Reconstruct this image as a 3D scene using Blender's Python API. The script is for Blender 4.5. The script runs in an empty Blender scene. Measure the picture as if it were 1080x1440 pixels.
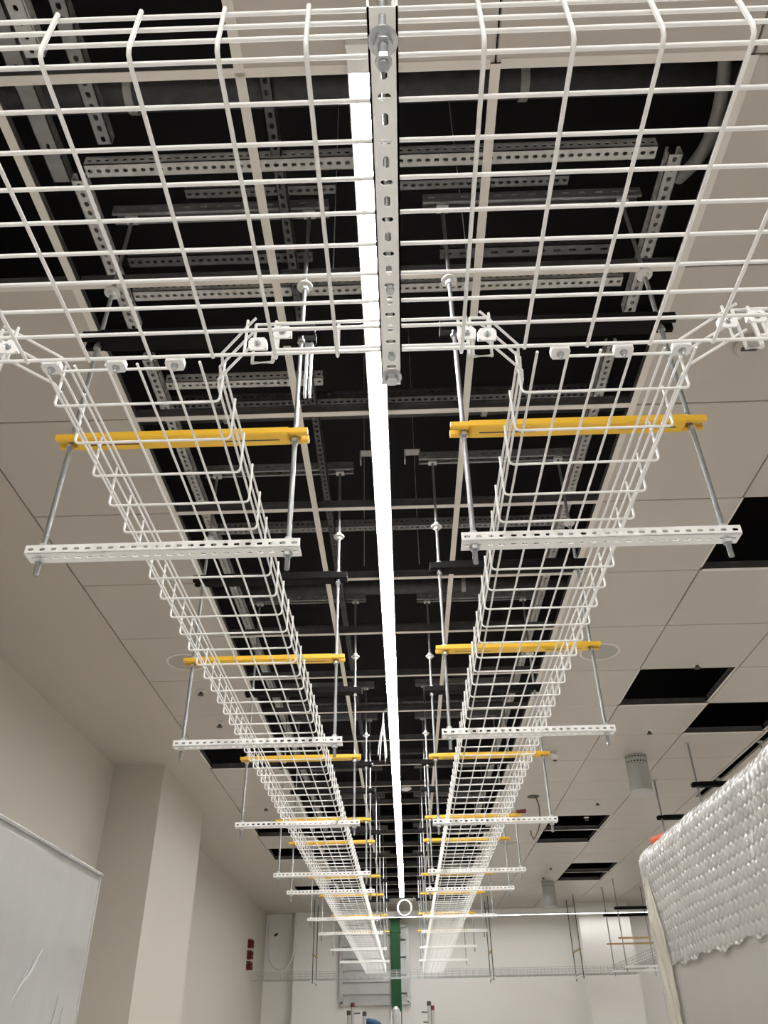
import bpy, math, random
from mathutils import Matrix, Vector, noise

# ------------------------------------------------------------------ camera, world, exposure
scene = bpy.context.scene
COL = scene.collection
random.seed(4)
EYE = 1.6
cam_data = bpy.data.cameras.new('camera')
cam = bpy.data.objects.new('camera', cam_data)
COL.objects.link(cam)
R0 = (0.99953072, 0.02665477, -0.01509484)      # image right in world axes
R1 = (-0.02755125, 0.56688554, -0.82333573)     # image down
R2 = (-0.01338878, 0.82336524, 0.56735388)      # view direction
cam.matrix_world = Matrix(((R0[0], -R1[0], -R2[0], 0), (R0[1], -R1[1], -R2[1], 0),
                           (R0[2], -R1[2], -R2[2], EYE), (0, 0, 0, 1)))
cam_data.sensor_fit = 'VERTICAL'
cam_data.sensor_height = 36.0
cam_data.sensor_width = 27.0
cam_data.lens = 1105 / 1440 * 36
cam_data.clip_start = 0.02
cam_data.clip_end = 100
scene.camera = cam
world = bpy.data.worlds.new('world')
scene.world = world
world.use_nodes = True
world.node_tree.nodes['Background'].inputs[0].default_value = (0.0, 0.0, 0.0, 1)
world.node_tree.nodes['Background'].inputs[1].default_value = 0.0
vs = scene.view_settings
vs.view_transform = 'Standard'
vs.look = 'None'
vs.gamma = 1
vs.use_curve_mapping = False
vs.exposure = 0.0
LED_POWER = 92.0
END_LED_POWER = 14.0

# ------------------------------------------------------------------ materials
def mat(name, color, rough=0.5, metal=0.0, noise_amt=0.0, noise_scale=20.0, bump=0.0, bump_scale=60.0,
        coat=0.0, emit=0.0, alpha=1.0, spec=0.5, stretch=None):
    m = bpy.data.materials.new(name)
    m.use_nodes = True
    nt = m.node_tree
    b = nt.nodes['Principled BSDF']
    b.inputs['Base Color'].default_value = (*color, 1)
    b.inputs['Roughness'].default_value = rough
    b.inputs['Metallic'].default_value = metal
    b.inputs['Coat Weight'].default_value = coat
    b.inputs['Coat Roughness'].default_value = 0.2
    b.inputs['Specular IOR Level'].default_value = spec
    b.inputs['Alpha'].default_value = alpha
    if emit:
        b.inputs['Emission Color'].default_value = (1.0, 0.985, 0.965, 1)
        b.inputs['Emission Strength'].default_value = emit
    if noise_amt or bump:
        tc = nt.nodes.new('ShaderNodeTexCoord')
        src = tc.outputs['Object']
        if stretch:
            mp = nt.nodes.new('ShaderNodeMapping')
            mp.inputs['Scale'].default_value = stretch
            nt.links.new(src, mp.inputs['Vector'])
            src = mp.outputs['Vector']
    if noise_amt:
        n = nt.nodes.new('ShaderNodeTexNoise')
        n.inputs['Scale'].default_value = noise_scale
        n.inputs['Detail'].default_value = 4
        nt.links.new(src, n.inputs['Vector'])
        r = nt.nodes.new('ShaderNodeValToRGB')
        d = tuple(max(0, c * (1 - noise_amt)) for c in color)
        u = tuple(min(1, c * (1 + noise_amt)) for c in color)
        r.color_ramp.elements[0].position = 0.3
        r.color_ramp.elements[1].position = 0.7
        r.color_ramp.elements[0].color = (*d, 1)
        r.color_ramp.elements[1].color = (*u, 1)
        nt.links.new(n.outputs['Fac'], r.inputs['Fac'])
        nt.links.new(r.outputs['Color'], b.inputs['Base Color'])
    if bump:
        n2 = nt.nodes.new('ShaderNodeTexNoise')
        n2.inputs['Scale'].default_value = bump_scale
        n2.inputs['Detail'].default_value = 3
        nt.links.new(src, n2.inputs['Vector'])
        bp = nt.nodes.new('ShaderNodeBump')
        bp.inputs['Strength'].default_value = bump
        bp.inputs['Distance'].default_value = 0.01
        nt.links.new(n2.outputs['Fac'], bp.inputs['Height'])
        nt.links.new(bp.outputs['Normal'], b.inputs['Normal'])
    return m

M = {
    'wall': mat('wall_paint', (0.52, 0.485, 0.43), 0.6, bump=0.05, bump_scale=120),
    'wall_lit': mat('wall_paint_lightened', (0.78, 0.765, 0.735), 0.6, bump=0.05, bump_scale=120),  # wall paint lightened to stand for stronger light at the end wall
    'floor': mat('floor_vinyl', (0.74, 0.72, 0.69), 0.35, noise_amt=0.06, noise_scale=3),
    'panel': mat('ceiling_panel_paint', (0.455, 0.42, 0.375), 0.34, noise_amt=0.015, noise_scale=2.5),
    'board': mat('plasterboard_paint', (0.46, 0.42, 0.365), 0.6),
    'tee': mat('grid_tee_paint', (0.68, 0.64, 0.585), 0.45),
    'slab': mat('dark_plenum_slab', (0.012, 0.011, 0.013), 0.95),
    'white': mat('white_powder_coat', (0.87, 0.865, 0.85), 0.36),
    'strutwhite': mat('white_strut_paint', (0.91, 0.905, 0.89), 0.36, noise_amt=0.02),
    'galv': mat('galvanised_steel', (0.50, 0.52, 0.53), 0.38, 0.85, noise_amt=0.12, noise_scale=60),
    'rod': mat('zinc_threaded_rod', (0.33, 0.345, 0.35), 0.38, 0.8, noise_amt=0.15, noise_scale=90, bump=0.5,
               bump_scale=8, stretch=(1, 1, 60)),
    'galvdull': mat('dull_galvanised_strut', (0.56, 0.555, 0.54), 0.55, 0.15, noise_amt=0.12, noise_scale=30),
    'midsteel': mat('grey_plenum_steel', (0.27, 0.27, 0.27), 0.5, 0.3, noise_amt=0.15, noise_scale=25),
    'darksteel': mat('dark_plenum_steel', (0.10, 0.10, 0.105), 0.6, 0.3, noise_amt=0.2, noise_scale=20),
    'yellow': mat('yellow_plastic', (0.80, 0.47, 0.03), 0.4),
    'brown': mat('ochre_strut_paint', (0.42, 0.26, 0.09), 0.5),
    'black': mat('black_foam', (0.004, 0.004, 0.004), 0.75, bump=0.2, bump_scale=80, spec=0.15),
    'led': mat('led_diffuser', (1, 1, 1), 0.5, emit=LED_POWER),
    'led_end': mat('led_diffuser_end', (1, 1, 1), 0.5, emit=END_LED_POWER),
    'led_added': mat('led_diffuser_added', (1, 1, 1), 0.5, emit=72.0),  # glow for the added, unseen line lights only
    'ledbody': mat('led_housing', (0.82, 0.81, 0.79), 0.4),
    'green': mat('green_paint', (0.003, 0.062, 0.016), 0.7, noise_amt=0.12, noise_scale=5),
    'speaker': mat('speaker_grille_paint', (0.37, 0.35, 0.32), 0.55),
    'grey': mat('grey_sheet_metal', (0.46, 0.47, 0.46), 0.4, 0.4, noise_amt=0.06, noise_scale=4),
    'lightgrey': mat('light_grey_plastic', (0.66, 0.65, 0.63), 0.45),
    'red': mat('dark_red_plastic', (0.12, 0.010, 0.013), 0.45),
    'redcable': mat('brown_red_cable', (0.14, 0.035, 0.025), 0.5),
    'orange': mat('orange_foam_tube', (0.72, 0.13, 0.06), 0.6),
    'blue': mat('blue_fabric', (0.006, 0.04, 0.10), 0.8),
    'cable': mat('white_cable', (0.80, 0.80, 0.79), 0.4),
    'rackbody': mat('rack_body_white', (0.62, 0.615, 0.60), 0.45),
    'darkmetal': mat('dark_fitting', (0.06, 0.055, 0.05), 0.5, 0.3),
}

def film_mat(name, color, rough, trans, bump, scale, stretch):
    m = mat(name, color, rough, bump=bump, bump_scale=scale, coat=0.5, stretch=stretch)
    nt = m.node_tree
    out = nt.nodes['Material Output']
    b = nt.nodes['Principled BSDF']
    t = nt.nodes.new('ShaderNodeBsdfTransparent')
    mix = nt.nodes.new('ShaderNodeMixShader')
    mix.inputs[0].default_value = 1 - trans
    nt.links.new(t.outputs[0], mix.inputs[1])
    nt.links.new(b.outputs[0], mix.inputs[2])
    nt.links.new(mix.outputs[0], out.inputs['Surface'])
    return m
M['film'] = film_mat('clear_stretch_film', (0.64, 0.64, 0.63), 0.17, 0.3, 0.45, 5, (1, 1.6, 1.0))
M['bubble'] = film_mat('bubble_wrap_plastic', (0.60, 0.595, 0.58), 0.12, 0.18, 0.35, 45, (1, 1, 0.5))
M['rollfilm'] = film_mat('yellowed_film', (0.70, 0.66, 0.55), 0.25, 0.28, 0.4, 14, (1, 3, 1))
M['smoothfilm'] = film_mat('smooth_wrapping_sheet', (0.46, 0.44, 0.415), 0.32, 0.1, 0.2, 4, (1, 3, 1))

# ------------------------------------------------------------------ mesh helpers
class MB:
    def __init__(self):
        self.v = []; self.f = []; self.smooth = []
    def add(self, vs_, fs, smooth=False):
        o = len(self.v)
        self.v += [tuple(p) for p in vs_]
        self.f += [tuple(i + o for i in q) for q in fs]
        self.smooth += [smooth] * len(fs)
        return self
    def box(self, x0, x1, y0, y1, z0, z1):
        p = [(x0, y0, z0), (x1, y0, z0), (x1, y1, z0), (x0, y1, z0), (x0, y0, z1), (x1, y0, z1), (x1, y1, z1), (x0, y1, z1)]
        return self.add(p, [(0, 3, 2, 1), (4, 5, 6, 7), (0, 1, 5, 4), (1, 2, 6, 5), (2, 3, 7, 6), (3, 0, 4, 7)])
    def cbox(self, x0, x1, y0, y1, z0, z1, c):
        # box with the bottom edges chamfered
        p = [(x0 + c, y0 + c, z0), (x1 - c, y0 + c, z0), (x1 - c, y1 - c, z0), (x0 + c, y1 - c, z0),
             (x0, y0, z0 + c), (x1, y0, z0 + c), (x1, y1, z0 + c), (x0, y1, z0 + c),
             (x0, y0, z1), (x1, y0, z1), (x1, y1, z1), (x0, y1, z1)]
        f = [(0, 3, 2, 1), (8, 9, 10, 11)]
        for a in (0, 4):
            for i in range(4):
                j = (i + 1) % 4
                f.append((a + i, a + j, a + 4 + j, a + 4 + i))
        return self.add(p, f)
    def tube(self, path, r, n=8, caps=True, closed=False):
        path = [Vector(p) for p in path]
        m = len(path); vs_ = []; fs = []
        up = None
        for i, p in enumerate(path):
            if closed:
                d = (path[(i + 1) % m] - path[i - 1]).normalized()
            else:
                d = (path[min(i + 1, m - 1)] - path[max(i - 1, 0)]).normalized()
            if up is None:
                up = Vector((0, 0, 1)) if abs(d.z) < 0.9 else Vector((1, 0, 0))
            a = d.cross(up)
            if a.length < 1e-4:
                up = Vector((1, 0, 0)) if abs(d.x) < 0.9 else Vector((0, 1, 0))
                a = d.cross(up)
            a.normalize(); b = a.cross(d).normalized(); up = b
            sc = 1.0
            if 0 < i < m - 1 and not closed:
                c = (path[i + 1] - p).normalized().dot((p - path[i - 1]).normalized())
                sc = 1 / max(0.6, math.sqrt(max(0.01, (1 + c) / 2)))
            rr = r[i] if isinstance(r, (list, tuple)) else r
            for k in range(n):
                t = 2 * math.pi * k / n
                vs_.append(p + (a * math.cos(t) * sc + b * math.sin(t)) * rr)
        for i in range(m if closed else m - 1):
            for k in range(n):
                i2 = (i + 1) % m
                fs.append((i * n + k, i * n + (k + 1) % n, i2 * n + (k + 1) % n, i2 * n + k))
        self.add(vs_, fs, True)
        if caps and not closed:
            for base, order in ((0, range(n - 1, -1, -1)), ((m - 1) * n, range(n))):
                ring = [vs_[base + k] for k in order]
                self.add(ring, [tuple(range(n))], False)
        return self
    def lathe(self, prof, n=16, center=(0, 0, 0), cap0=True, cap1=True):
        vs_ = []; fs = []
        for r, z in prof:
            for k in range(n):
                t = 2 * math.pi * k / n
                vs_.append((center[0] + r * math.cos(t), center[1] + r * math.sin(t), center[2] + z))
        for i in range(len(prof) - 1):
            for k in range(n):
                fs.append((i * n + k, i * n + (k + 1) % n, (i + 1) * n + (k + 1) % n, (i + 1) * n + k))
        if cap0: fs.append(tuple(range(n - 1, -1, -1)))
        if cap1: fs.append(tuple((len(prof) - 1) * n + k for k in range(n)))
        return self.add(vs_, fs, False)
    def slotted(self, L, W, pitch, sl, sw, t, fn, alt=False, tear=False):
        """plate with real slots: length L along u, width W along v, thickness t along w; fn maps (u, v, w) to 3d"""
        nc = max(1, int(round(L / pitch))); cell = L / nc
        vs_ = []; fs = []
        for i in range(nc):
            u0 = -L / 2 + i * cell; u1 = u0 + cell; uc = (u0 + u1) / 2
            a, b = (sl, sw) if not (alt and i % 2) else (sw * 1.05, min(sl, W * 0.45))
            a /= 2; b /= 2; k = min(a, b) * 0.6
            # octagonal slot, corner by corner
            h = [(uc - a, -b + k), (uc - a + k, -b), (uc + a - k, -b), (uc + a, -b + k),
                 (uc + a, b - k), (uc + a - k, b), (uc - a + k, b), (uc - a, b - k)]
            if tear:
                h[0] = (uc - a, -b * 0.35); h[7] = (uc - a, b * 0.35)
            c = [(u0, -W / 2), (u1, -W / 2), (u1, W / 2), (u0, W / 2)]
            o = len(vs_)
            for w in (0, t):
                vs_ += [fn(p[0], p[1], w) for p in c] + [fn(p[0], p[1], w) for p in h]
            for s, flip in ((0, False), (12, True)):
                for q in range(4):
                    c0 = o + s + q; c1 = o + s + (q + 1) % 4
                    h0 = o + s + 4 + 2 * q; h1 = o + s + 4 + 2 * q + 1; h2 = o + s + 4 + (2 * q + 2) % 8
                    tri = (c0, h1, h0); quad = (c0, c1, h2, h1)
                    fs.append(tri[::-1] if flip else tri); fs.append(quad[::-1] if flip else quad)
            for q in range(8):
                fs.append((o + 4 + q, o + 4 + (q + 1) % 8, o + 16 + (q + 1) % 8, o + 16 + q))
            fs.append((o, o + 1, o + 13, o + 12)); fs.append((o + 2, o + 3, o + 15, o + 14))
            if i == 0: fs.append((o + 3, o, o + 12, o + 15))
            if i == nc - 1: fs.append((o + 1, o + 2, o + 14, o + 13))
        return self.add(vs_, fs)
    def channel(self, L, W, Hh, pitch, sl, sw, axis='x', t=0.0025, alt=False, tear=False, lips=True, back=True):
        """slotted C-channel, open at the top, centred, bottom at z = 0"""
        def ax(u, v, w): return (u, v, w) if axis == 'x' else (-v, u, w)
        self.slotted(L, W, pitch, sl, sw, t, lambda u, v, w: ax(u, v, w), alt, tear)
        self.slotted(L, Hh, pitch, sl, min(sw, Hh * 0.42), t, lambda u, v, w: ax(u, -W / 2 + w, Hh / 2 + v), False, tear)
        if back: self.slotted(L, Hh, pitch, sl, min(sw, Hh * 0.4), t, lambda u, v, w: ax(u, W / 2 - w, Hh / 2 + v), False, tear)
        if lips:
            for s in (-1, 1):
                p0 = ax(-L / 2, s * W / 2, 0); p1 = ax(L / 2, s * (W / 2 - 0.009), 0)
                self.box(min(p0[0], p1[0]), max(p0[0], p1[0]), min(p0[1], p1[1]), max(p0[1], p1[1]), Hh - t, Hh)
        return self
    def mesh(self, name):
        me = bpy.data.meshes.new(name)
        me.from_pydata(self.v, [], self.f)
        me.polygons.foreach_set('use_smooth', self.smooth)
        me.update()
        return me

def obj(name, data, material=None, parent=None, loc=(0, 0, 0), rot=(0, 0, 0)):
    if isinstance(data, MB):
        data = data.mesh(name)
    if material is not None and not data.materials:
        data.materials.append(M[material])
    o = bpy.data.objects.new(name, data)
    COL.objects.link(o)
    o.location = loc; o.rotation_euler = rot
    if parent is not None: o.parent = parent
    return o
def tag(o, label, cat, group=None):
    o['label'] = label; o['category'] = cat
    if group: o['group'] = group
    return o
def thing(name, label, cat, loc=(0, 0, 0), rotz=0, group=None):
    o = bpy.data.objects.new(name, None)
    COL.objects.link(o)
    o.location = loc; o.rotation_euler = (0, 0, rotz)
    o.empty_display_size = 0.1
    return tag(o, label, cat, group)
def struct(name, data, material, loc=(0, 0, 0), label=None):
    o = obj(name, data, material, None, loc)
    o['kind'] = 'structure'
    if label: o['label'] = label
    return o

# ------------------------------------------------------------------ room shell
XL, XR, YB, YF, ZC, ZS = -2.27, 5.065, -4.0, 14.13, 3.50, 5.1
GX0, GY0, GP = -1.535, 0.925, 0.6
def gx(j): return GX0 + GP * j
def gy(k): return GY0 + GP * k

struct('floor', MB().box(XL - .2, XR + .2, YB - .2, YF + .4, -0.1, 0), 'floor', label='pale grey vinyl floor of the room')
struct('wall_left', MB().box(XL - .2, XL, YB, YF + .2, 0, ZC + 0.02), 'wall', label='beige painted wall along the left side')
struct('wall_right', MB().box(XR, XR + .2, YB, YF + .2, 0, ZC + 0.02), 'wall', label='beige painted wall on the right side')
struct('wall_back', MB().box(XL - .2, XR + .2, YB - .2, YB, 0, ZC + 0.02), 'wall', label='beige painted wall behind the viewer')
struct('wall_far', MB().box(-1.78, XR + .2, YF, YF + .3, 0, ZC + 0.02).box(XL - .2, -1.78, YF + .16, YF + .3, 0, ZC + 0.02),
       'wall_lit', label='end wall of the room, paint lightened to stand for light')
struct('wall_column', MB().box(XL - 0.02, -1.87, 6.20, 7.62, 0, ZC), 'wall', label='square painted pilaster on the left wall')
struct('wall_pilaster', MB().box(2.69, 3.47, 13.72, YF + .02, 0, ZC), 'wall_lit', label='pilaster on the end wall behind hanging rods, paint lightened for light')
# the plenum above the ceiling
struct('wall_plenum', MB().box(XL - .2, XL, YB, YF + .3, ZC + .02, ZS).box(XR, XR + .2, YB, YF + .3, ZC + .02, ZS)
       .box(XL - .2, XR + .2, YB - .2, YB, ZC + .02, ZS).box(XL - .2, XR + .2, YF + .1, YF + .3, ZC + .02, ZS),
       'slab', label='black walls of the void above the ceiling')
struct('ceiling_slab', MB().box(XL - .2, XR + .2, YB - .2, YF + .3, ZS, ZS + .1), 'slab', label='black slab above the open ceiling')

ceil = struct('ceiling', MB().box(XL, gx(0) - .003, YB, YF + .2, ZC, ZC + .02)
              .box(gx(0), XR, YB, gy(-2) - .003, ZC, ZC + .02)
              .box(gx(8) + .003, XR, gy(-2), YF, ZC, ZC + .02), 'board', label='beige suspended ceiling with square panels')
open_cells = set()
for k in range(0, 20):
    for j in (1, 2, 3): open_cells.add((j, k))
open_cells |= {(0, -1), (1, -1), (0, 0), (0, 8), (0, 12), (0, 14), (0, 18), (5, 3), (5, 6), (6, 7), (5, 12), (5, 13), (6, 16), (6, 17),
               (0, -2), (1, -2)}
pm = MB().cbox(-0.2975, 0.2975, -0.2975, 0.2975, 0, 0.02, 0.002).mesh('ceiling_panel')
pm.materials.append(M['panel'])
for j in range(8):
    for k in range(-2, 22):
        if (j, k) in open_cells: continue
        if j == 7 and 6 <= k <= 10:
            obj('ceiling_panel', MB().cbox(2.765, gx(8) - .0025, gy(k) + .0025, gy(k + 1) - .0025, 0, .02, .002), 'panel', ceil, (0, 0, ZC))
            continue
        obj('ceiling_panel', pm, None, ceil, (gx(j) + 0.3, gy(k) + 0.3, ZC))
obj('edge_strip', MB().box(gx(7) + .003, 2.69, gy(6), gy(11), ZC, ZC + .02), 'panel', ceil)
# grid tees: flange and web
def tee(length, axis, name, fw=.011):
    m = MB(); L = length / 2
    if axis == 'y':
        m.box(-fw, fw, -L, L, 0, .0025).box(-.0015, .0015, -L, L, .0025, .036).box(-.004, .004, -L, L, .036, .044)
    else:
        m.box(-L, L, -fw, fw, 0, .0025).box(-L, L, -.0015, .0015, .0025, .036).box(-L, L, -.004, .004, .036, .044)
    me = m.mesh(name)
    me.materials.append(M['tee']); me.materials.append(M['darksteel'])
    for i, p in enumerate(me.polygons): p.material_index = 0 if i < 6 else 1
    return me
ZT = ZC - .002
long_t = tee(12.0, 'y', 'main_tee', .012)
for j in (2, 3): obj('main_tee', long_t, None, ceil, (gx(j), gy(10), ZT))
for j, s in ((1, -1), (4, 1)):
    obj('edge_tee', long_t, None, ceil, (gx(j) , gy(10), ZT))
ct = tee(0.575, 'x', 'cross_tee')
for k in range(0, 21):
    for j in (1, 2, 3): obj('cross_tee', ct, None, ceil, (gx(j) + .3, gy(k), ZT))
for j, k in ((0, 0), (0, 1)): obj('cross_tee', ct, None, ceil, (gx(j) + .3, gy(k), ZT))
ct2 = tee(0.575, 'y', 'cross_tee_lengthwise')
ct3 = tee(0.624, 'y', 'cross_tee_full_length', .012)
for j, k in ((1, -1), (2, -1), (0, -1), (0, 0)): obj('cross_tee', ct3, None, ceil, (gx(j), gy(k) + .3, ZT))
for (j, k) in ((0, 8), (0, 12), (0, 14), (0, 18), (5, 3), (5, 6), (6, 7), (5, 12), (5, 13), (6, 16), (6, 17)):
    obj('cross_tee', ct, None, ceil, (gx(j) + .3, gy(k + 1), ZT))
    if (j, k - 1) not in open_cells: obj('cross_tee', ct, None, ceil, (gx(j) + .3, gy(k), ZT + .012))
    obj('cross_tee', ct2, None, ceil, (gx(j), gy(k) + .3, ZT + .010))
    obj('cross_tee', ct2, None, ceil, (gx(j + 1), gy(k) + .3, ZT + .010))

# ------------------------------------------------------------------ line lights
def line_light(label, cx, cy, z, length, axis, lm='led', drop=0):
    t = thing('linear_light', label, 'light', (cx, cy, z), 0 if axis == 'y' else math.pi / 2, 'linear ceiling lights')
    L = length / 2
    obj('housing', MB().box(-.034, .034, -L - .06, L, .012, .075).box(-.034, -.031, -L, L, 0, .012).box(.031, .034, -L, L, 0, .012).box(-.034, .034, -L - .06, -L, 0, .012), 'ledbody', t)
    obj('diffuser', MB().box(-.031, .031, -L, L, .003, .0118), lm, t)
    for s in (-1, 1): obj('end_cap', MB().box(-.036, .036, s * (L + (.06 if s < 0 else 0)) - .004, s * (L + (.06 if s < 0 else 0)) + .004, -.001, .077), 'ledbody', t)
    if drop:
        for q in (-.9, -.3, .3, .9): obj('suspension_rod', MB().tube([(0, q * L, .075), (0, q * L, drop)], .004, 6), 'galvdull', t)
    return t
line_light('long bright white line light running down the middle of the open ceiling', -.047, (0.925 + 12.68) / 2, 3.478, 11.755, 'y')
line_light('bright white line light running across the end wall', 1.75, 13.50, 3.322, 4.9, 'x', 'led_end', drop=.178)
line_light('added unseen line light behind the viewer along the same ceiling row', -.047, -1.95, 3.42, 3.3, 'y')  # added out of view so floor bounce reaches the tray undersides
line_light('added unseen line light behind the viewer nearer the left wall', -1.24, -1.95, 3.42, 3.3, 'y', 'led_added')  # added out of view to brighten strut and wires from below
line_light('added unseen line light behind the viewer right of the middle one', 1.16, -1.95, 3.42, 3.3, 'y', 'led_added')  # added twin of the left one, more light under the trays
line_light('added unseen line light over the neighbouring row to the right', 4.25, 6.5, 3.42, 10.0, 'y', 'led_added')  # assumed lamp outside the view, added for light from the right

# ------------------------------------------------------------------ wire basket trays
WR = 0.0025
def u_path(w, h, rad=0.008, left=True, right=True, lift=0.0):
    """cross wire: up the left side, along the bottom, up the right side (local x, z)"""
    p = []
    if left: p += [(-w / 2, 0, h), (-w / 2, 0, rad), (-w / 2 + rad * .3, 0, rad * .3), (-w / 2 + rad, 0, 0)]
    else: p += [(-w / 2, 0, 0)]
    if right: p += [(w / 2 - rad, 0, 0), (w / 2 - rad * .3, 0, rad * .3), (w / 2, 0, rad), (w / 2, 0, h)]
    else: p += [(w / 2, 0, 0)]
    return p
def basket_tray(label, loc, rotz, w, length, group=None, start=0.0, h=0.098, r=WR, step=0.1, side=(0.033, 0.064, 0.096), wm='white'):
    """runs along local +y from y = start to length; bottom of the cross wires at z = 0"""
    t = thing('wire_basket_tray', label, 'cable tray', loc, rotz, group)
    um = MB().tube(u_path(w, h), r, 6).mesh('cross_wire'); um.materials.append(M[wm])
    n = int(length / step)
    for i in range(n):
        obj('cross_wire', um, None, t, (0, i * step, 0))
    Lb = length - start
    bm = MB().tube([(0, start, 0), (0, length - .05, 0)], r, 6).mesh('long_wire'); bm.materials.append(M[wm])
    sm = MB().tube([(0, 0, 0), (0, length - .05, 0)], r, 6).mesh('side_wire'); sm.materials.append(M[wm])
    nb = int(round((w - .03) / .05))
    for i in range(nb + 1):
        obj('long_wire', bm, None, t, (-w / 2 + .015 + (w - .03) * i / nb, 0, 2 * r))
    for s in (-1, 1):
        for z in side: obj('side_wire', sm, None, t, (s * (w / 2 - 2 * r), 0, z))
    return t
TZ = EYE + 0.930
trayL = basket_tray('white wire basket tray running into the distance left of the line light', (-.440, 1.0, TZ), 0, .287, 11.95, 'long basket trays', start=-.09)
trayR = basket_tray('white wire basket tray running into the distance right of the line light', (.3675, 1.0, TZ), 0, .287, 11.95, 'long basket trays', start=-.09)
def clamp_plate(parent, loc, rot=(0, 0, 0), name='clamp'):
    m = MB()
    w, d, t = .015, .012, .004
    p = [(-w, -d * .5), (-w * .7, -d), (w * .7, -d), (w, -d * .5), (w, d * .5), (w * .7, d), (-w * .7, d), (-w, d * .5)]
    vs_ = [(x, y, 0) for x, y in p] + [(x, y, t) for x, y in p]
    m.add(vs_, [tuple(range(7, -1, -1)), tuple(range(8, 16))] + [(i, (i + 1) % 8, 8 + (i + 1) % 8, 8 + i) for i in range(8)])
    m.box(-w, -w * .55, -d * .5, d * .5, t, .012).box(w * .55, w, -d * .5, d * .5, t, .012)
    c = obj(name, m, 'white', parent, loc, rot)
    obj('bolt', MB().lathe([(.0062, -.0015), (.0062, 0)], 12).lathe([(.0045, -.0055), (.0045, -.0015)], 6).lathe([(.0026, -.011), (.0026, -.0055)], 8), 'galv', c)
    return c
# end wires and flared side wires where the long trays meet the crossing tray
for t, xc in ((trayL, -.440), (trayR, .3675)):
    obj('end_wire', MB().tube([(-.10, -.083, 0), (.10, -.083, 0)] if xc < 0 else [(-.10, -.083, 0), (.12, -.083, 0)], WR, 6), 'white', t)
    for s in (-1, 1):
        for z in (.033, .064, .096):
            obj('flared_wire', MB().tube([(s * .139, 0, z), (s * .142, -.02, z), (s * .205, -.088, z), (s * .215, -.098, z)], WR, 6), 'white', t)
        obj('flare_post', MB().tube([(s * .198, -.083, .025), (s * .198, -.083, .108)], WR, 6), 'white', t)

# the crossing tray nearest the viewer, running left to right
YN, YFAR = 0.425, 0.905
cross = thing('wire_basket_tray', 'wide white wire basket tray crossing close overhead from left to right', 'cable tray', (0, 0, TZ - .004), 0)
RW = 0.003
def xpath(x, far):
    p = [(x, YN, .10), (x, YN, .014), (x, YN + .004, .004), (x, YN + .014, 0)]
    if far: p += [(x, YFAR - .014, 0), (x, YFAR - .004, .004), (x, YFAR, .014), (x, YFAR, .088)]
    else: p += [(x, .893, 0)]
    return p
def in_gap(x): return -.655 < x < -.19 or .12 < x < .60
mfull = MB().tube(xpath(0, True), RW, 8).mesh('cross_wire'); mfull.materials.append(M['white'])
mcut = MB().tube(xpath(0, False), RW, 8).mesh('cut_cross_wire'); mcut.materials.append(M['white'])
X0C, X1C = -1.285, 1.43
i = 0
x = X0C + .0
while x < X1C:
    obj('cross_wire', mcut if in_gap(x) else mfull, None, cross, (x, 0, 0))
    x += .1
lw = MB().tube([(X0C - .04, 0, 0), (X1C + .04, 0, 0)], RW, 8).mesh('long_wire'); lw.materials.append(M['white'])
for i in range(10): obj('long_wire', lw, None, cross, (0, .44 + .0503 * i, 2 * RW - .001))
for z in (.034, .066, .098): obj('side_wire', lw, None, cross, (0, YN + 2 * RW, z))
for a, b in ((X0C - .04, -.655), (-.19, .128), (.60, X1C + .04)):
    for z in (.022, .084):
        obj('side_wire', MB().tube([(a, YFAR - .004, z), (b, YFAR - .004, z)], RW * .9, 8), 'white', cross)
    for xx in ((a, b) if -.3 < a < .2 else ((b,) if a < 0 else (a,))):
        obj('side_post', MB().tube([(xx, YFAR, .0), (xx, YFAR, .094)], RW, 8), 'white', cross)
# clamps along the joint
for x in (-.547, -.442, -.347, .272, .373, .466):
    clamp_plate(cross, (x, .899, -.009))
for x, z in ((-.632, .046), (-.217, .036), (-.178, .062), (.127, .046), (.160, .042), (.556, .056), (.606, .066)):
    clamp_plate(cross, (x, YFAR - .006, z), (math.radians(-80), 0, 0), 'bracket')
# short loop pieces beside the brackets
for x0, x1 in ((-.665, -.64), (-.225, -.192), (.135, .165), (.575, .60), (.625, .66)):
    obj('bracket_loop', MB().tube([(x0, YFAR + .004, .092), (x0, YFAR + .004, .002), (x1, YFAR + .004, .002), (x1, YFAR + .004, .092), (x0, YFAR + .004, .092)], RW * .9, 6), 'white', cross)

# strut carrying the crossing tray
sup = thing('strut_hanger', 'white slotted strut crossing under the near tray beside the line light, on two rods', 'bracket', (.0015, .657, TZ - .032))
obj('strut', MB().channel(.562, .033, .022, .0262, .016, .0078, 'y', alt=True, lips=False), 'strutwhite', sup)
for s, yb in ((-1, -.248), (1, .262)):
    r_ = obj('threaded_rod', MB().tube([(0, yb, -.055 if s < 0 else -.008), (0, yb, 1.16)], .0055, 10), 'rod', sup)
    obj('nut', MB().lathe([(.0105, -.012), (.0105, -.002)], 6, (0, yb, 0)), 'galv', r_)
    obj('washer', MB().lathe([(.0165, -.0022), (.0165, 0)], 20, (0, yb, 0)), 'galv', r_)
for yb in (.085, .215): obj('strut_bolt', MB().lathe([(.006, -.008), (.006, 0)], 6, (.001, yb, 0)), 'galv', sup)
obj('nut', MB().lathe([(.009, -.05), (.009, -.04)], 6, (0, -.248, 0)), 'galv', sup)
obj('locknut', MB().lathe([(.011, -.0), (.011, .02)], 6, (0, .262, .10)), 'galv', sup)

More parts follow.
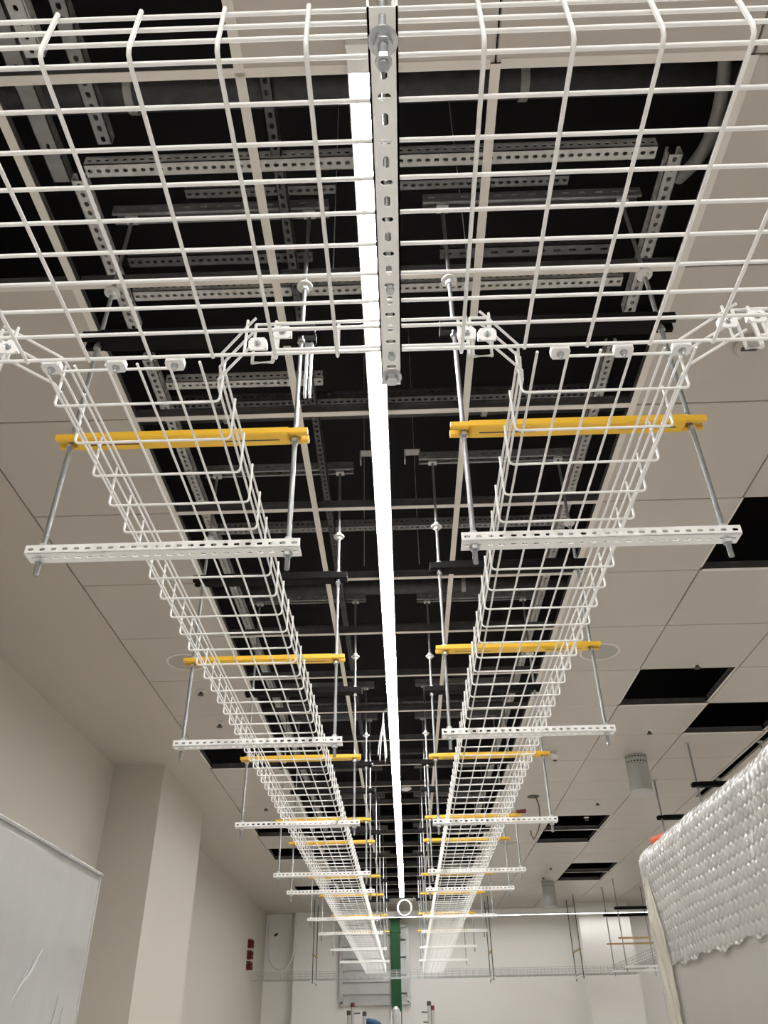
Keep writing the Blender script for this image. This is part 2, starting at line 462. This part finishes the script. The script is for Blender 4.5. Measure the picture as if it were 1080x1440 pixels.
# ------------------------------------------------------------------ trapeze hangers
HX = .272
m_strut = MB().channel(.60, .041, .0215, .025, .0130, .0070, 'x', lips=False, back=False).mesh('bottom_strut'); m_strut.materials.append(M['strutwhite'])
m_rod = MB().tube([(0, 0, -.045), (0, 0, 1.235)], .0058, 10).mesh('threaded_rod'); m_rod.materials.append(M['rod'])
def forked(w, h, body, prong, slit):
    m = MB()
    m.cbox(-body, body, -w / 2, w / 2, 0, h, .004)
    for s in (-1, 1):
        for q in (-1, 1):
            a, b = sorted((s * body, s * prong))
            y0, y1 = sorted((q * w / 2 * .96, q * w / 2 * .38))
            m.cbox(a, b, y0, y1, .002, h * .9, .003)
    return m
m_yel = forked(.046, .020, .258, .304, 0).mesh('yellow_strut'); m_yel.materials.append(M['yellow'])
m_slit = MB().box(-.235, -.10, -.002, .002, -.0006, .001).box(.10, .235, -.002, .002, -.0006, .001).mesh('slit'); m_slit.materials.append(M['darkmetal'])
m_blk = forked(.050, .034, .262, .31, 0).mesh('black_strut'); m_blk.materials.append(M['black'])
m_nut = MB().lathe([(.0105, -.010), (.0105, 0)], 6).mesh('nut'); m_nut.materials.append(M['galv'])
m_washer = MB().lathe([(.017, 0), (.017, .003)], 20).mesh('washer'); m_washer.materials.append(M['galv'])
m_disc = MB().lathe([(.010, -.016), (.012, -.004), (.022, -.003), (.022, .002), (.010, .004), (.010, .018)], 20).mesh('round_washer'); m_disc.materials.append(M['lightgrey'])
m_top = MB().channel(.66, .041, .038, .05, .022, .009, 'x').mesh('top_strut'); m_top.materials.append(M['midsteel'])
m_nutblock = MB().box(-.018, .018, -.014, .014, -.012, .0).mesh('channel_nut'); m_nutblock.materials.append(M['galvdull'])
def hanger(label, cx, cy, group, ymat=None, z=TZ - .0255, small=False, rotz=0, hx=HX, top=True):
    t = thing('trapeze_hanger', label, 'hanger', (cx, cy, z), rotz, group)
    obj('bottom_strut', m_strut, None, t)
    y = obj('yellow_strut', m_yel, None, t, (0, 0, .318)); obj('slit', m_slit, None, y)
    obj('black_strut', m_blk, None, t, (0, 0, .662))
    if top: obj('top_strut', m_top, None, t, (0, 0, 1.255), (math.pi, 0, 0))
    for s in (-1, 1):
        r_ = obj('threaded_rod', m_rod, None, t, (s * hx, 0, 0))
        obj('nut', m_nut, None, r_, (0, 0, -.002)); obj('nut', m_nut, None, r_, (0, 0, .034))
        obj('washer', m_washer, None, r_, (0, 0, .0216))
        if not small:
            obj('nut', m_nut, None, r_, (0, 0, .316)); obj('washer', m_washer, None, r_, (0, 0, .339))
            obj('nut', m_nut, None, r_, (0, 0, .660)); obj('nut', m_nut, None, r_, (0, 0, .708))
            obj('round_washer', m_disc, None, r_, (0, 0, .875))
            obj('channel_nut', m_nutblock, None, r_, (0, 0, 1.217))
    return t
ORD = ['nearest', 'second', 'third', 'fourth', 'fifth', 'sixth', 'seventh', 'eighth', 'ninth']
YL = [1.455, 2.755, 3.96, 5.25, 5.89, 7.20, 8.15, 9.50, 10.88]
YR = [1.45, 2.70, 3.98, 5.235, 5.885, 7.16, 8.13, 9.42, 10.87]
for n, (a, b) in enumerate(zip(YL, YR)):
    word = 'nearest' if n == 0 else ORD[n] + ' nearest'
    hanger('%s trapeze hanger under the left basket tray, white strut below yellow and black ones' % word, -.507, a, 'hangers of the left tray', small=n > 4)
    hanger('%s trapeze hanger under the right basket tray, white strut below yellow and black ones' % word, .443, b, 'hangers of the right tray', small=n > 4)

# loose pair of strips hanging beside the rod of the left hanger
ls = thing('hanging_strip', 'short pair of bare metal strips dangling beside the left tray rod', 'metal strip', (-.215, 1.475, 2.98))
for dx in (-.006, .006):
    obj('strip', MB().box(dx - .003, dx + .003, -.008, .008, 0, .22), 'galv', ls)
obj('clip', MB().box(-.011, .011, -.010, .010, .17, .185), 'galv', ls)

# ------------------------------------------------------------------ steel in the void above the ceiling
def strut_x(label, x0, x1, y, z, material='galvdull', w=.041, h=.041, pitch=.025, sl=.014, sw=.011, tear=True, name='perforated_strut'):
    L = x1 - x0
    m = MB().channel(L, w, h, pitch, sl, sw, 'x', tear=tear)
    o = obj(name, m, material, None, ((x0 + x1) / 2, y, z))
    return tag(o, label, 'strut', 'struts in the ceiling void')
def strut_y(label, x, y0, y1, z, material='galvdull', w=.041, h=.041, pitch=.03, sl=.016, sw=.012, tear=True, name='perforated_strut'):
    L = y1 - y0
    m = MB().channel(L, w, h, pitch, sl, sw, 'y', tear=tear)
    o = obj(name, m, material, None, (x, (y0 + y1) / 2, z))
    return tag(o, label, 'strut', 'struts in the ceiling void')
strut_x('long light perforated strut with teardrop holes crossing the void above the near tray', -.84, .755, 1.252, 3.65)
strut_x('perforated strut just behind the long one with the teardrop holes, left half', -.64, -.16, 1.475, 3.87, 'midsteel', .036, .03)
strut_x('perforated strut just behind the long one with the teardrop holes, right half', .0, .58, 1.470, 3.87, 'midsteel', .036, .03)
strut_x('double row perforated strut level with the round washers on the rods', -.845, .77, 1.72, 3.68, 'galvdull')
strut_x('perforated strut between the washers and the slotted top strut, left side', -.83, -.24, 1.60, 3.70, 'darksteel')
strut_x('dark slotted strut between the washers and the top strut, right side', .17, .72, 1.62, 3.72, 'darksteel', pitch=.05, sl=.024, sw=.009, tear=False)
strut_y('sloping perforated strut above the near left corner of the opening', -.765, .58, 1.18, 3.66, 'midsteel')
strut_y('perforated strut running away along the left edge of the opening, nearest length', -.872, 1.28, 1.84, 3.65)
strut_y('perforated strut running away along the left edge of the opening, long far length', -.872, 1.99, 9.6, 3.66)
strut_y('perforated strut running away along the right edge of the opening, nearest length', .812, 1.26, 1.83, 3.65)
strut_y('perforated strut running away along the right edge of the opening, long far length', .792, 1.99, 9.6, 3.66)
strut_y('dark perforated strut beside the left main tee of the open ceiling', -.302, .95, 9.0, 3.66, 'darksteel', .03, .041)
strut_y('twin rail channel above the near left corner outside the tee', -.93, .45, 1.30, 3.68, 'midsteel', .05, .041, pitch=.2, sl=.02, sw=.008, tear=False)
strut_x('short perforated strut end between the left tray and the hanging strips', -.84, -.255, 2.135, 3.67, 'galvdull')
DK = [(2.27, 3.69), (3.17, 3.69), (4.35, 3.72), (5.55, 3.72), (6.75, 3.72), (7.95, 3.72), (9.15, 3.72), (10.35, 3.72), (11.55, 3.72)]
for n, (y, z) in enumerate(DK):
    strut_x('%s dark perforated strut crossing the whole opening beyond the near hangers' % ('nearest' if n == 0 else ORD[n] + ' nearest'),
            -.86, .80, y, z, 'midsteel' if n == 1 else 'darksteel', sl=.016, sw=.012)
for n, (cx, cy) in enumerate(((-.11, 2.72), (.085, 2.72))):
    b = thing('channel_bracket', 'small U shaped bracket above the opening, %s of the line light' % ('left' if n == 0 else 'right'), 'bracket', (cx, cy, 3.74))
    obj('web', MB().box(-.035, .035, -.02, .02, .05, .054), 'galvdull', b)
    for s in (-1, 1): obj('flange', MB().box(s * .033 - .003, s * .033 + .003, -.02, .02, 0, .05), 'galvdull', b)
# dark duct runs high in the void
for n, (y, z) in enumerate(((1.45, 4.45), (3.2, 4.5), (5.2, 4.5))):
    d = thing('ceiling_pipe', '%s dark pipe crossing high in the ceiling void' % ('nearest', 'middle', 'farthest')[n], 'pipe', (0, y, z))
    obj('pipe', MB().tube([(-2.2, 0, 0), (4.9, 0, 0)], .06, 14), 'darksteel', d)
    for xx in (-.9, .5): obj('pipe_clamp', MB().tube([(xx - .015, 0, 0), (xx + .015, 0, 0)], .068, 14), 'galvdull', d)
cd = thing('flexible_conduit', 'curved grey flexible conduit inside the near right corner of the opening', 'conduit', (0, 0, 0))
obj('conduit', MB().tube([(.93 + .02 * math.sin(u * 3), .98 + .5 * u, 3.92 - .14 * math.sin(u * math.pi * .9)) for u in [i / 14 for i in range(15)]]
                         , .020, 12), 'galvdull', cd)
obj('fitting', MB().lathe([(.026, -.02), (.026, .02)], 12, (.93, .98, 3.92)), 'darksteel', cd)
br = thing('angle_bracket', 'dark bolted angle plates hanging in the void at the near left corner', 'bracket', (-.86, .86, 3.64))
obj('plate', MB().slotted(.16, .04, .035, .014, .012, .004, lambda u, v, w: (v, u, w), tear=True), 'galvdull', br)
obj('plate', MB().slotted(.16, .04, .035, .014, .012, .004, lambda u, v, w: (.022 + w, u, .022 + v), tear=True), 'galvdull', br)
# upright rods from the void to the top struts
for n, (x, y, s) in enumerate(((-.16, 1.49, 'near the left main tee'), (.235, 1.49, 'near the right main tee'), (-.15, 3.2, 'over the middle left'), (.11, 3.2, 'over the middle right'))):
    o = obj('suspension_wire', MB().tube([(x, y, 3.50), (x, y, ZS)], .0016, 6), 'galvdull')
    tag(o, 'thin suspension wire rising into the dark void %s' % s, 'wire', 'suspension wires')

# ------------------------------------------------------------------ wrapped rack on the left
rk = thing('wrapped_rack', 'tall equipment rack wrapped in clear plastic film at the lower left', 'rack', (-1.1, 1.33, 0))
obj('rack_body', MB().box(-.295, .285, -.84, .85, 0, 1.975).box(.285, .292, -.84, .85, 1.80, 1.83).box(.285, .292, -.84, .85, 0.02, .06)
    .box(.285, .292, .79, .85, 0, 1.975), 'rackbody', rk)
def sheet(nx, ny, fn):
    vs_ = []; fs = []
    for j_ in range(ny + 1):
        for i_ in range(nx + 1): vs_.append(fn(i_ / nx, j_ / ny))
    for j_ in range(ny):
        for i_ in range(nx):
            a = j_ * (nx + 1) + i_
            fs.append((a, a + 1, a + nx + 2, a + nx + 1))
    return MB().add(vs_, fs, True)
def film_left(u, v):
    # u along the rack, v from the back of the top over the front edge and down
    y = -.86 + u * 1.74
    tot = .6 + 2.0
    s = v * tot
    wr = .004 * noise.noise(Vector((y * 3, s * 1.5, 1.3))) + .003 * noise.noise(Vector((y * 14, s * 3, 5.0))) * (0.4 + min(1, max(0, s - .75)))
    if s < .585: return (-.29 + s, y, 2.0 + wr * .5)
    if s < .615:
        a = (s - .585) / .03 * math.pi / 2
        return (.295 + .012 * math.sin(a), y, 1.988 + .012 * math.cos(a) + wr * .3)
    return (.307 + wr, y, 1.988 - (s - .615))
obj('plastic_film', sheet(90, 120, film_left), 'film', rk)
obj('film_end', sheet(20, 40, lambda u, v: (-.30 + u * .605, .878 + .004 * noise.noise(Vector((u * 5, v * 6, 2))), .01 + v * 1.985)), 'film', rk)
obj('film_fold', MB().tube([(.309, -.86 + 1.74 * i / 20, 1.996) for i in range(21)], [.0035 + .0012 * abs(math.sin(i * 2.1)) for i in range(21)], 8), 'bubble', rk)
for n, (y0_, z0_, y1_, z1_) in enumerate(((.60, 1.80, .50, 1.70), (.55, 1.77, .49, 1.69), (.74, 1.72, .70, 1.50), (.78, 1.70, .75, 1.40), (.30, 1.72, .27, 1.55), (.20, 1.70, .22, 1.52))):
    obj('film_crease', MB().tube([(.308, y0_, z0_), (.3115, (y0_ + y1_) / 2, (z0_ + z1_) / 2), (.308, y1_, z1_)], [.0008, .0035, .0008], 6), 'film', rk)
obj('corner_fold', MB().tube([(.306, .878, 1.99 - .1 * i) for i in range(20)], .0045, 6), 'bubble', rk)

# ------------------------------------------------------------------ wrapped rack on the right
rr = thing('wrapped_rack', 'tall equipment rack covered with bubble wrap at the lower right', 'rack', (1.05, 1.56, 0))
obj('rack_body', MB().box(-.316, .30, -.86, 1.03, 0, 2.085), 'rackbody', rr)
BP = .030
def bub(a, b):
    # staggered rows of flat topped bubbles, a little uneven
    a += .004 * noise.noise(Vector((a * 11, b * 11, 1))); b += .004 * noise.noise(Vector((a * 9, b * 9, 4)))
    row = math.floor(b / (BP * .86)); best = 9; key = 0
    for q in (row, row + 1):
        off = BP / 2 if q % 2 else 0
        c = round((a - off) / BP) * BP + off
        d = math.hypot(a - c, b - q * BP * .86)
        if d < best: best = d; key = c * 37 + q * 5.3
    t = max(0, min(1, (.0150 - best) / .0045))
    full = .45 + .55 * (.5 + .5 * math.sin(key * 12.9))
    return .0028 * full * t * t * (3 - 2 * t)
TOPZ, RAD, XF = 2.098, .035, -.325
def wrap(y, s, off, wob=1.0):
    """s runs from the rack top over the rounded front edge and down the front"""
    fold = (.006 * noise.noise(Vector((y * 2.2, s * 3, 7))) + .004 * noise.noise(Vector((y * 9, s * 7, 3)))) * wob
    q = RAD * math.pi / 2
    if s < .20: p = Vector((XF + RAD + .20 - s, 0, TOPZ)); nrm = Vector((0, 0, 1))
    elif s < .20 + q:
        a = (s - .20) / RAD
        nrm = Vector((-math.sin(a), 0, math.cos(a)))
        p = Vector((XF + RAD, 0, TOPZ - RAD)) + nrm * RAD
    else:
        nrm = Vector((-1, 0, 0)); p = Vector((XF, 0, TOPZ - RAD - (s - .20 - q)))
    ye = y
    if y > 1.04:
        a = min((y - 1.04) / .05, math.pi / 2)
        if s > .2: p.x += .05 * (1 - math.cos(a)) + max(0, y - 1.04 - .05 * math.pi / 2)
        ye = 1.04 + .05 * math.sin(a)
        if s > .2: nrm = (nrm * math.cos(a) + Vector((0, 1, 0)) * math.sin(a)).normalized()
    p.y = ye
    return p + nrm * (off + fold)
def s_at(z): return .20 + RAD * math.pi / 2 + TOPZ - RAD - z
def bubble_sheet(u, v):
    y = -.86 + u * 2.10
    zb = 1.785 + .004 * math.sin(y * 23) + .004 * math.sin(y * 61) - (.30 * max(0, min(1, (y - .98) / .06)))
    s = v * s_at(zb)
    return wrap(y, s, .006 + bub(y, s))
obj('bubble_wrap', sheet(760, 230, bubble_sheet), 'bubble', rr)
obj('wrapping_sheet', sheet(70, 80, lambda u, v: wrap(-.86 + u * 2.0, s_at(2.02) + v * 1.98, .002, .6)), 'smoothfilm', rr)
def roll(u, v):
    a = u * math.pi
    z = 2.02 - v * 2.0
    wdt = .046 + .012 * noise.noise(Vector((v * 9, 1, 2))) + .006 * math.sin(v * 17)
    yc = .955 + .014 * math.sin(v * 16 + .6) + .008 * noise.noise(Vector((v * 25, 4, 2)))
    d = (.010 + .006 * math.sin(v * 31)) * math.sin(a) + .004 * math.sin(u * 19 + v * 12) * math.sin(a) + .006 * noise.noise(Vector((u * 5, v * 30, 3)))
    top = max(0, 1 - v * 14)
    return (XF - .010 - d * (1 - top), yc + .03 * top - wdt * (1 - .75 * top) * math.cos(a), z)
obj('film_bunch', sheet(24, 160, roll), 'rollfilm', rr)
obj('end_wrap', sheet(150, 80, lambda u, v: (XF + .002 + u * .62, -.864 - bub(u * .62, v * .33) - .003 * noise.noise(Vector((u * 6, v * 5, 2))), 1.77 + v * .325)), 'bubble', rr)
obj('top_cap', sheet(40, 24, lambda u, v: (XF + .06 + u * .5, .70 + v * .40, TOPZ + .012 + .010 * noise.noise(Vector((u * 4, v * 3, 1))) + .012 * math.sin(v * 3))), 'bubble', rr)
ot = thing('foam_tube', 'short orange foam tube lying on the bubble wrapped rack', 'tube', (0, 0, 0))
mt = MB()
p0, p1 = Vector((.772, 2.60, 2.124)), Vector((.97, 2.38, 2.150))
mt.tube([p0, p0.lerp(p1, .5) + Vector((0, 0, .003)), p1], .016, 14, caps=False)
mt.tube([p0, p1], .010, 14, caps=False)
obj('sleeve', mt, 'orange', ot)
obj('hollow_shade', MB().tube([p0.lerp(p1, .04), p1], .0105, 12), 'darkmetal', ot)  # dark plug standing for the shade inside the hollow tube

# ------------------------------------------------------------------ ceiling fittings
def disc_speaker(label, x, y):
    t = thing('ceiling_speaker', label, 'speaker', (x, y, ZC), 0, 'round ceiling speakers')
    obj('rim', MB().lathe([(.118, 0), (.118, -.004), (.108, -.006)], 32, cap0=True, cap1=True), 'tee', t)
    obj('grille', MB().lathe([(.104, -.0062), (.09, -.008)], 32), 'speaker', t)
disc_speaker('round grey ceiling speaker beside the right tray', 1.165, 4.24)
disc_speaker('round grey ceiling speaker beside the left tray', -1.235, 4.24)
disc_speaker('round grey ceiling speaker farther along on the right', 1.165, 9.25)
sp = [(1.79, 4.46), (1.80, 5.64), (1.815, 7.62), (1.82, 8.2), (1.84, 10.75), (1.84, 11.4), (-1.25, 4.69), (-1.25, 5.28), (-1.27, 7.55)]
names = ['nearest dark sprinkler on the right ceiling, before the open panel', 'dark sprinkler on the right ceiling, next to the perforated can',
         'dark sprinkler on the right ceiling, third from the near end', 'dark sprinkler on the right ceiling, just before the double opening',
         'dark sprinkler on the right ceiling, beside the far double opening', 'farthest dark sprinkler on the right ceiling',
         'nearest dark sprinkler on the left ceiling', 'second dark sprinkler on the left ceiling', 'farthest dark sprinkler on the left ceiling']
for (x, y), nm in zip(sp, names):
    t = thing('sprinkler', nm, 'sprinkler', (x, y, ZC), 0, 'sprinkler heads')
    obj('rosette', MB().lathe([(.026, 0), (.024, -.006), (.014, -.009)], 16), 'lightgrey', t)
    obj('head', MB().lathe([(.010, -.009), (.010, -.022), (.020, -.024), (.020, -.028)], 12), 'darkmetal', t)
def can(label, x, y, r, L):
    t = thing('ceiling_canister', label, 'canister', (x, y, ZC), 0, 'metal cans under the ceiling')
    obj('body', MB().lathe([(r, -.075), (r, -L), (r * .9, -L - .006)], 28), 'grey', t)
    nrow, ncol = 2, 22
    # perforated collar
    m = MB()
    for q in range(nrow):
        m.slotted(2 * math.pi * r, .036, 2 * math.pi * r / ncol, .014, .014, .002,
                  lambda u, v, w, q=q: ((r - w) * math.cos(u / r + q * .14), (r - w) * math.sin(u / r + q * .14), -.019 - q * .036 + v))
    obj('perforated_collar', m, 'grey', t)
    obj('inner_liner', MB().lathe([(r * .9, 0), (r * .9, -.075)], 24), 'darkmetal', t)
can('grey metal can with perforated collar hanging under the right ceiling', 1.845, 6.25, .085, .27)
can('farther grey metal can hanging under the right ceiling near the end wall', 1.95, 11.75, .085, .31)
t = thing('security_camera', 'small white dome camera under the ceiling beside the right tray', 'camera', (1.183, 6.13, ZC))
obj('base', MB().lathe([(.03, 0), (.03, -.012)], 16), 'lightgrey', t)
obj('housing', MB().tube([(0, 0, -.012), (0, -.01, -.03), (-.005, -.05, -.045)], [.018, .026, .026], 14), 'white', t)
obj('lens', MB().lathe([(.014, -.0), (.012, -.008)], 12, (-.004, -.047, -.066)), 'darkmetal', t)
t = thing('ceiling_sensor', 'flat white sensor plate on the ceiling behind the right joint brackets', 'sensor', (1.178, 1.845, ZC))
obj('plate', MB().lathe([(.05, 0), (.05, -.012), (.042, -.02)], 24), 'panel', t)
obj('stem', MB().box(-.03, .02, -.006, .006, -.026, -.02), 'darkmetal', t)
t = thing('cable_outlet', 'round dark cable hole in the ceiling with a brown cable dropping to the right tray', 'cable', (1.188, 7.37, ZC))
obj('hole_ring', MB().lathe([(.055, 0), (.055, -.004)], 20), 'darkmetal', t)
obj('cable', MB().tube([(.02, 0, 0), (.045, .02, -.08), (.05, .10, -.20), (.06, .3, -.22), (.10, .9, -.18), (.14, 1.3, -.05), (.15, 1.35, .12)], .006, 8), 'redcable', t)
t = thing('cable_plug', 'dark red cable plug lying on the outer end of the fourth right yellow strut', 'plug', (.755, 5.235, 2.858))
obj('plug_body', MB().tube([(-.03, 0, 0), (.03, 0, .002)], [.010, .013], 12), 'red', t)
obj('plug_tail', MB().tube([(-.03, 0, 0), (-.06, 0, -.003)], [.006, .004], 10), 'brown', t)

t = thing('crossbar_bracket', 'small white detector on a crossbar between the rods right of the line light', 'mounting', (.03, 7.3, 3.56))
obj('crossbar', MB().tube([(-.27, 0, .05), (.14, 0, .05)], .010, 8), 'galvdull', t)
obj('base', MB().lathe([(.05, .03), (.055, .012), (.03, 0)], 20), 'white', t)
obj('stem', MB().box(-.012, .012, -.012, .012, .03, .05), 'galvdull', t)

# cables hanging from the long line light
t = thing('cable_bundle', 'bundle of white cable looped and hanging beside the line light', 'cable', (-.115, 5.1, 3.13))
for n in range(4):
    w = .018 + .006 * n
    path = []
    for i in range(15):
        a = i / 14
        path.append((-w * math.sin(a * math.pi) * (1 if n % 2 else -.7), .01 * n - .015, .02 * n + (.30 - .02 * n) * abs(2 * a - 1) ** 1.3))
    obj('cable_loop', MB().tube(path, .0045, 6), 'cable', t)
obj('tie', MB().lathe([(.014, .20), (.014, .212)], 10), 'cable', t)
obj('lead', MB().tube([(0, 0, .28), (.004, 0, .36), (.03, 0, .38)], .0045, 6), 'cable', t)
t = thing('cable_coil', 'round coil of white cable hanging at the far end of the line light', 'cable', (-.01, 12.73, 3.345))
for n in range(4):
    r_ = .104 + .004 * n
    path = [(r_ * math.cos(a) * (.92 + .02 * n), .010 * n - .015 + .01 * math.sin(a), r_ * math.sin(a)) for a in [2 * math.pi * i / 28 for i in range(28)]]
    obj('cable_turn', MB().tube(path, .006, 6, closed=True), 'cable', t)
obj('lead', MB().tube([(0, 0, .11), (.06, 0, .12), (.12, .02, .10), (.14, .02, .16)], .005, 6), 'cable', t)

# ------------------------------------------------------------------ tray run along the end wall and its hangers
FZ = EYE + .883
basket_tray('grey wire basket tray running across the room before the end wall', (XL + .02, 13.10, FZ), -math.pi / 2, .30, 5.6, start=0, wm='grey')
basket_tray('grey wire basket tray coming forward on the far right behind the bubble wrap', (3.06, 12.90, FZ), math.pi, .30, 4.9, wm='grey')
m_rod2 = MB().tube([(0, 0, -.06), (0, 0, 1.04)], .007, 8).mesh('threaded_rod'); m_rod2.materials.append(M['darksteel'])
m_st2 = MB().channel(.56, .041, .0215, .025, .0125, .0062, 'y').mesh('bottom_strut'); m_st2.materials.append(M['strutwhite'])
for x, y0, y1, nm in ((-1.34, 12.84, 13.36, 'left of the green post'), (1.215, 12.84, 13.36, 'just right of the long trays'), (2.475, 12.84, 13.42, 'beside the pilaster')):
    t = thing('rod_hanger', 'pair of thin rods holding the end wall tray, %s' % nm, 'hanger', (x, (y0 + y1) / 2, FZ), 0, 'rod hangers of the end tray')
    h = (y1 - y0) / 2
    for s in (-1, 1): obj('threaded_rod', m_rod2, None, t, (0, s * h, 0))
    obj('bottom_strut', m_st2, None, t, (0, 0, -.03))
    obj('cross_link', MB().box(-.012, .012, -h - .02, h + .02, .30, .318), 'brown', t)
def side_hanger(label, cx, cy, z):
    t = thing('trapeze_hanger', label, 'hanger', (cx, cy, z), 0, 'hangers on the far right')
    obj('bottom_strut', m_strut, None, t)
    obj('ochre_strut', MB().box(-.32, .32, -.015, .015, .325, .345), 'brown', t)
    obj('black_strut', m_blk, None, t, (0, 0, .67))
    for s in (-1, 1): obj('threaded_rod', MB().tube([(s * HX, 0, -.05), (s * HX, 0, ZC + .05 - z)], .0075, 8), 'rod', t)
    for s in (-1, 1): obj('ceiling_rose', MB().lathe([(.022, 0), (.022, -.008)], 12, (s * HX, 0, ZC - z)), 'grey', t)
side_hanger('hanger with ochre and black struts beside the bubble wrap, nearer of the far right pair', 3.085, 11.66, FZ - .026)
side_hanger('hanger with ochre and black struts beside the bubble wrap, farther of the far right pair', 3.075, 12.33, FZ - .026)
side_hanger('hanger with black strut above the bubble wrapped rack, nearer to the perforated can', 2.44, 5.95, TZ - .026)
side_hanger('hanger with black strut above the bubble wrapped rack, at the orange tube', 2.44, 6.93, TZ - .026)
basket_tray('white wire basket tray hidden behind the bubble wrapped rack', (2.44, 5.0, TZ), 0, .30, 3.0)

# ------------------------------------------------------------------ the end wall
t = thing('louvre_frame', 'large grey metal louvre frame on the end wall behind the green post', 'frame', (-.505, 14.10, 2.75))
W2, H2 = .52, .52
for s in (-1, 1):
    obj('frame_side', MB().box(s * W2 - .025, s * W2 + .025, -.06, .02, -H2, H2), 'grey', t)
    obj('frame_rail', MB().box(-W2, W2, -.06, .02, s * H2 - .025, s * H2 + .025), 'grey', t)
obj('back_panel', MB().box(-W2, W2, 0, .02, -H2, H2), 'grey', t)
obj('mullion', MB().box(.36, .385, -.05, .0, -H2, H2), 'grey', t)
for n in range(6):
    obj('slat', MB().box(-W2 + .025, .36, -.035, -.002, -H2 + .12 + n * .16, -H2 + .25 + n * .16), 'grey', t)
for n in range(4):
    obj('glazing_bar', MB().box(.385, W2, -.03, -.005, -.4 + n * .24, -.385 + n * .24), 'darkmetal', t)
t = thing('steel_post', 'dark green painted steel post in front of the end wall', 'post', (-.17, 13.78, 0))
obj('shaft', MB().box(-.075, .075, -.075, .075, 0, 3.33), 'green', t)
obj('collar', MB().box(-.085, .085, -.085, .085, 3.14, 3.19), 'green', t)
for s in (-1, 1): obj('lug', MB().box(s * .10 - .02, s * .10 + .02, -.02, .02, 3.15, 3.17), 'galvdull', t)
obj('cap_plate', MB().box(-.10, .10, -.10, .10, 3.33, 3.345), 'green', t)
t = thing('work_light', 'grey rounded lamp head on a stand before the green post', 'lamp', (-.12, 9.0, 0))
obj('stand', MB().box(-.05, -.035, -.02, .02, 0, 1.93).box(.035, .05, -.02, .02, 0, 1.93), 'galvdull', t)
obj('lamp_head', MB().lathe([(.02, 1.80), (.042, 1.83), (.044, 1.90), (.036, 1.95), (.015, 1.975)], 16), 'grey', t)
obj('foot', MB().lathe([(.09, 0), (.085, .02)], 20), 'galvdull', t)
posts = [(-.573, 8.95, 1.943, 'darkmetal', 'shorter grey scaffold tube with black cap at the bottom left of the green post'),
         (-.539, 9.0, 2.01, 'red', 'taller grey scaffold tube with red cap at the bottom left of the green post'),
         (-.420, 8.92, 1.932, 'darkmetal', 'grey scaffold tube next to the blue bundle'),
         (.202, 9.0, 2.01, 'darkmetal', 'grey scaffold tube right of the green post'),
         (.236, 9.05, 1.976, 'red', 'dark red topped scaffold tube leaning beside the one right of the post')]
for n, (x, y, h, cm, lab) in enumerate(posts):
    t = thing('scaffold_tube', lab, 'tube', (x, y, 0), 0, 'scaffold tubes')
    obj('tube', MB().tube([(0, 0, 0), (0, 0, h - .03)], .017, 12), 'grey', t)
    obj('cap', MB().lathe([(.020, h - .035), (.020, h), (.012, h + .004)], 12), cm, t)
    if n in (1, 3):
        s = 1 if n == 1 else -1
        obj('pin', MB().tube([(0, 0, h - .09), (s * .075, 0, h - .085)], .006, 8), 'darkmetal', t)
        if n == 3: obj('pin', MB().tube([(0, 0, h - .17), (s * .06, 0, h - .168)], .006, 8), 'darkmetal', t)
    obj('base_plate', MB().box(-.018, .018, -.018, .018, 0, .008), 'grey', t)
t = thing('tarp_bundle', 'folded blue tarpaulin on a stand at the bottom centre', 'tarpaulin', (-.335, 9.0, 0))
def tarp(u, v):
    a = u * 2 * math.pi
    r_ = .055 * math.sin(math.pi * min(1, v * 1.0)) ** .5 + .006 * noise.noise(Vector((math.cos(a) * 2, math.sin(a) * 2, v * 6)))
    return (-.10 + .2 * v, r_ * math.cos(a), 1.80 + .055 * (1 - v) + r_ * .9 * math.sin(a))
obj('folded_cloth', sheet(20, 18, tarp), 'blue', t)
obj('stand', MB().box(-.05, .05, -.02, .02, 0, 1.80), 'grey', t)

# pale hose loop, switch and red sockets at the far left corner
t = thing('cable_loop', 'pale cable loop hanging on the end wall in the far left corner', 'cable', (-1.98, 14.09, 3.0))
path = [(-.22, 0, .34)] + [(-.20 * math.cos(a), 0, -.12 - .30 * math.sin(a) + .12) for a in [math.pi * i / 16 for i in range(17)]] + [(.21, 0, .35)]
obj('hose', MB().tube(path, .014, 8), 'lightgrey', t)
obj('hose_hook', MB().tube([(-.12, .0, .17), (-.07, .0, .20)], .018, 8), 'darkmetal', t)
obj('anchor', MB().box(-.24, -.19, -.02, .05, .30, .36).box(.18, .24, -.02, .02, .33, .37), 'lightgrey', t)
for n, (z, nm) in enumerate(((2.93, 'topmost'), (2.79, 'middle'), (2.655, 'lowest'))):
    t = thing('pipe_socket', '%s cluster of dark red sockets on the left wall above the end tray' % nm, 'socket', (XL, 12.78, z), 0, 'red sockets on the left wall')
    obj('wall_plate', MB().box(0, .012, -.07, .07, -.055, .055), 'red', t)
    for q, (dy, dz) in enumerate(((-.035, .03), (.03, .02), (-.03, -.03), (.035, -.03))):
        obj('socket', MB().tube([(.01, dy, dz), (.06 + .012 * (q % 2), dy, dz)], .024, 12), 'red', t)
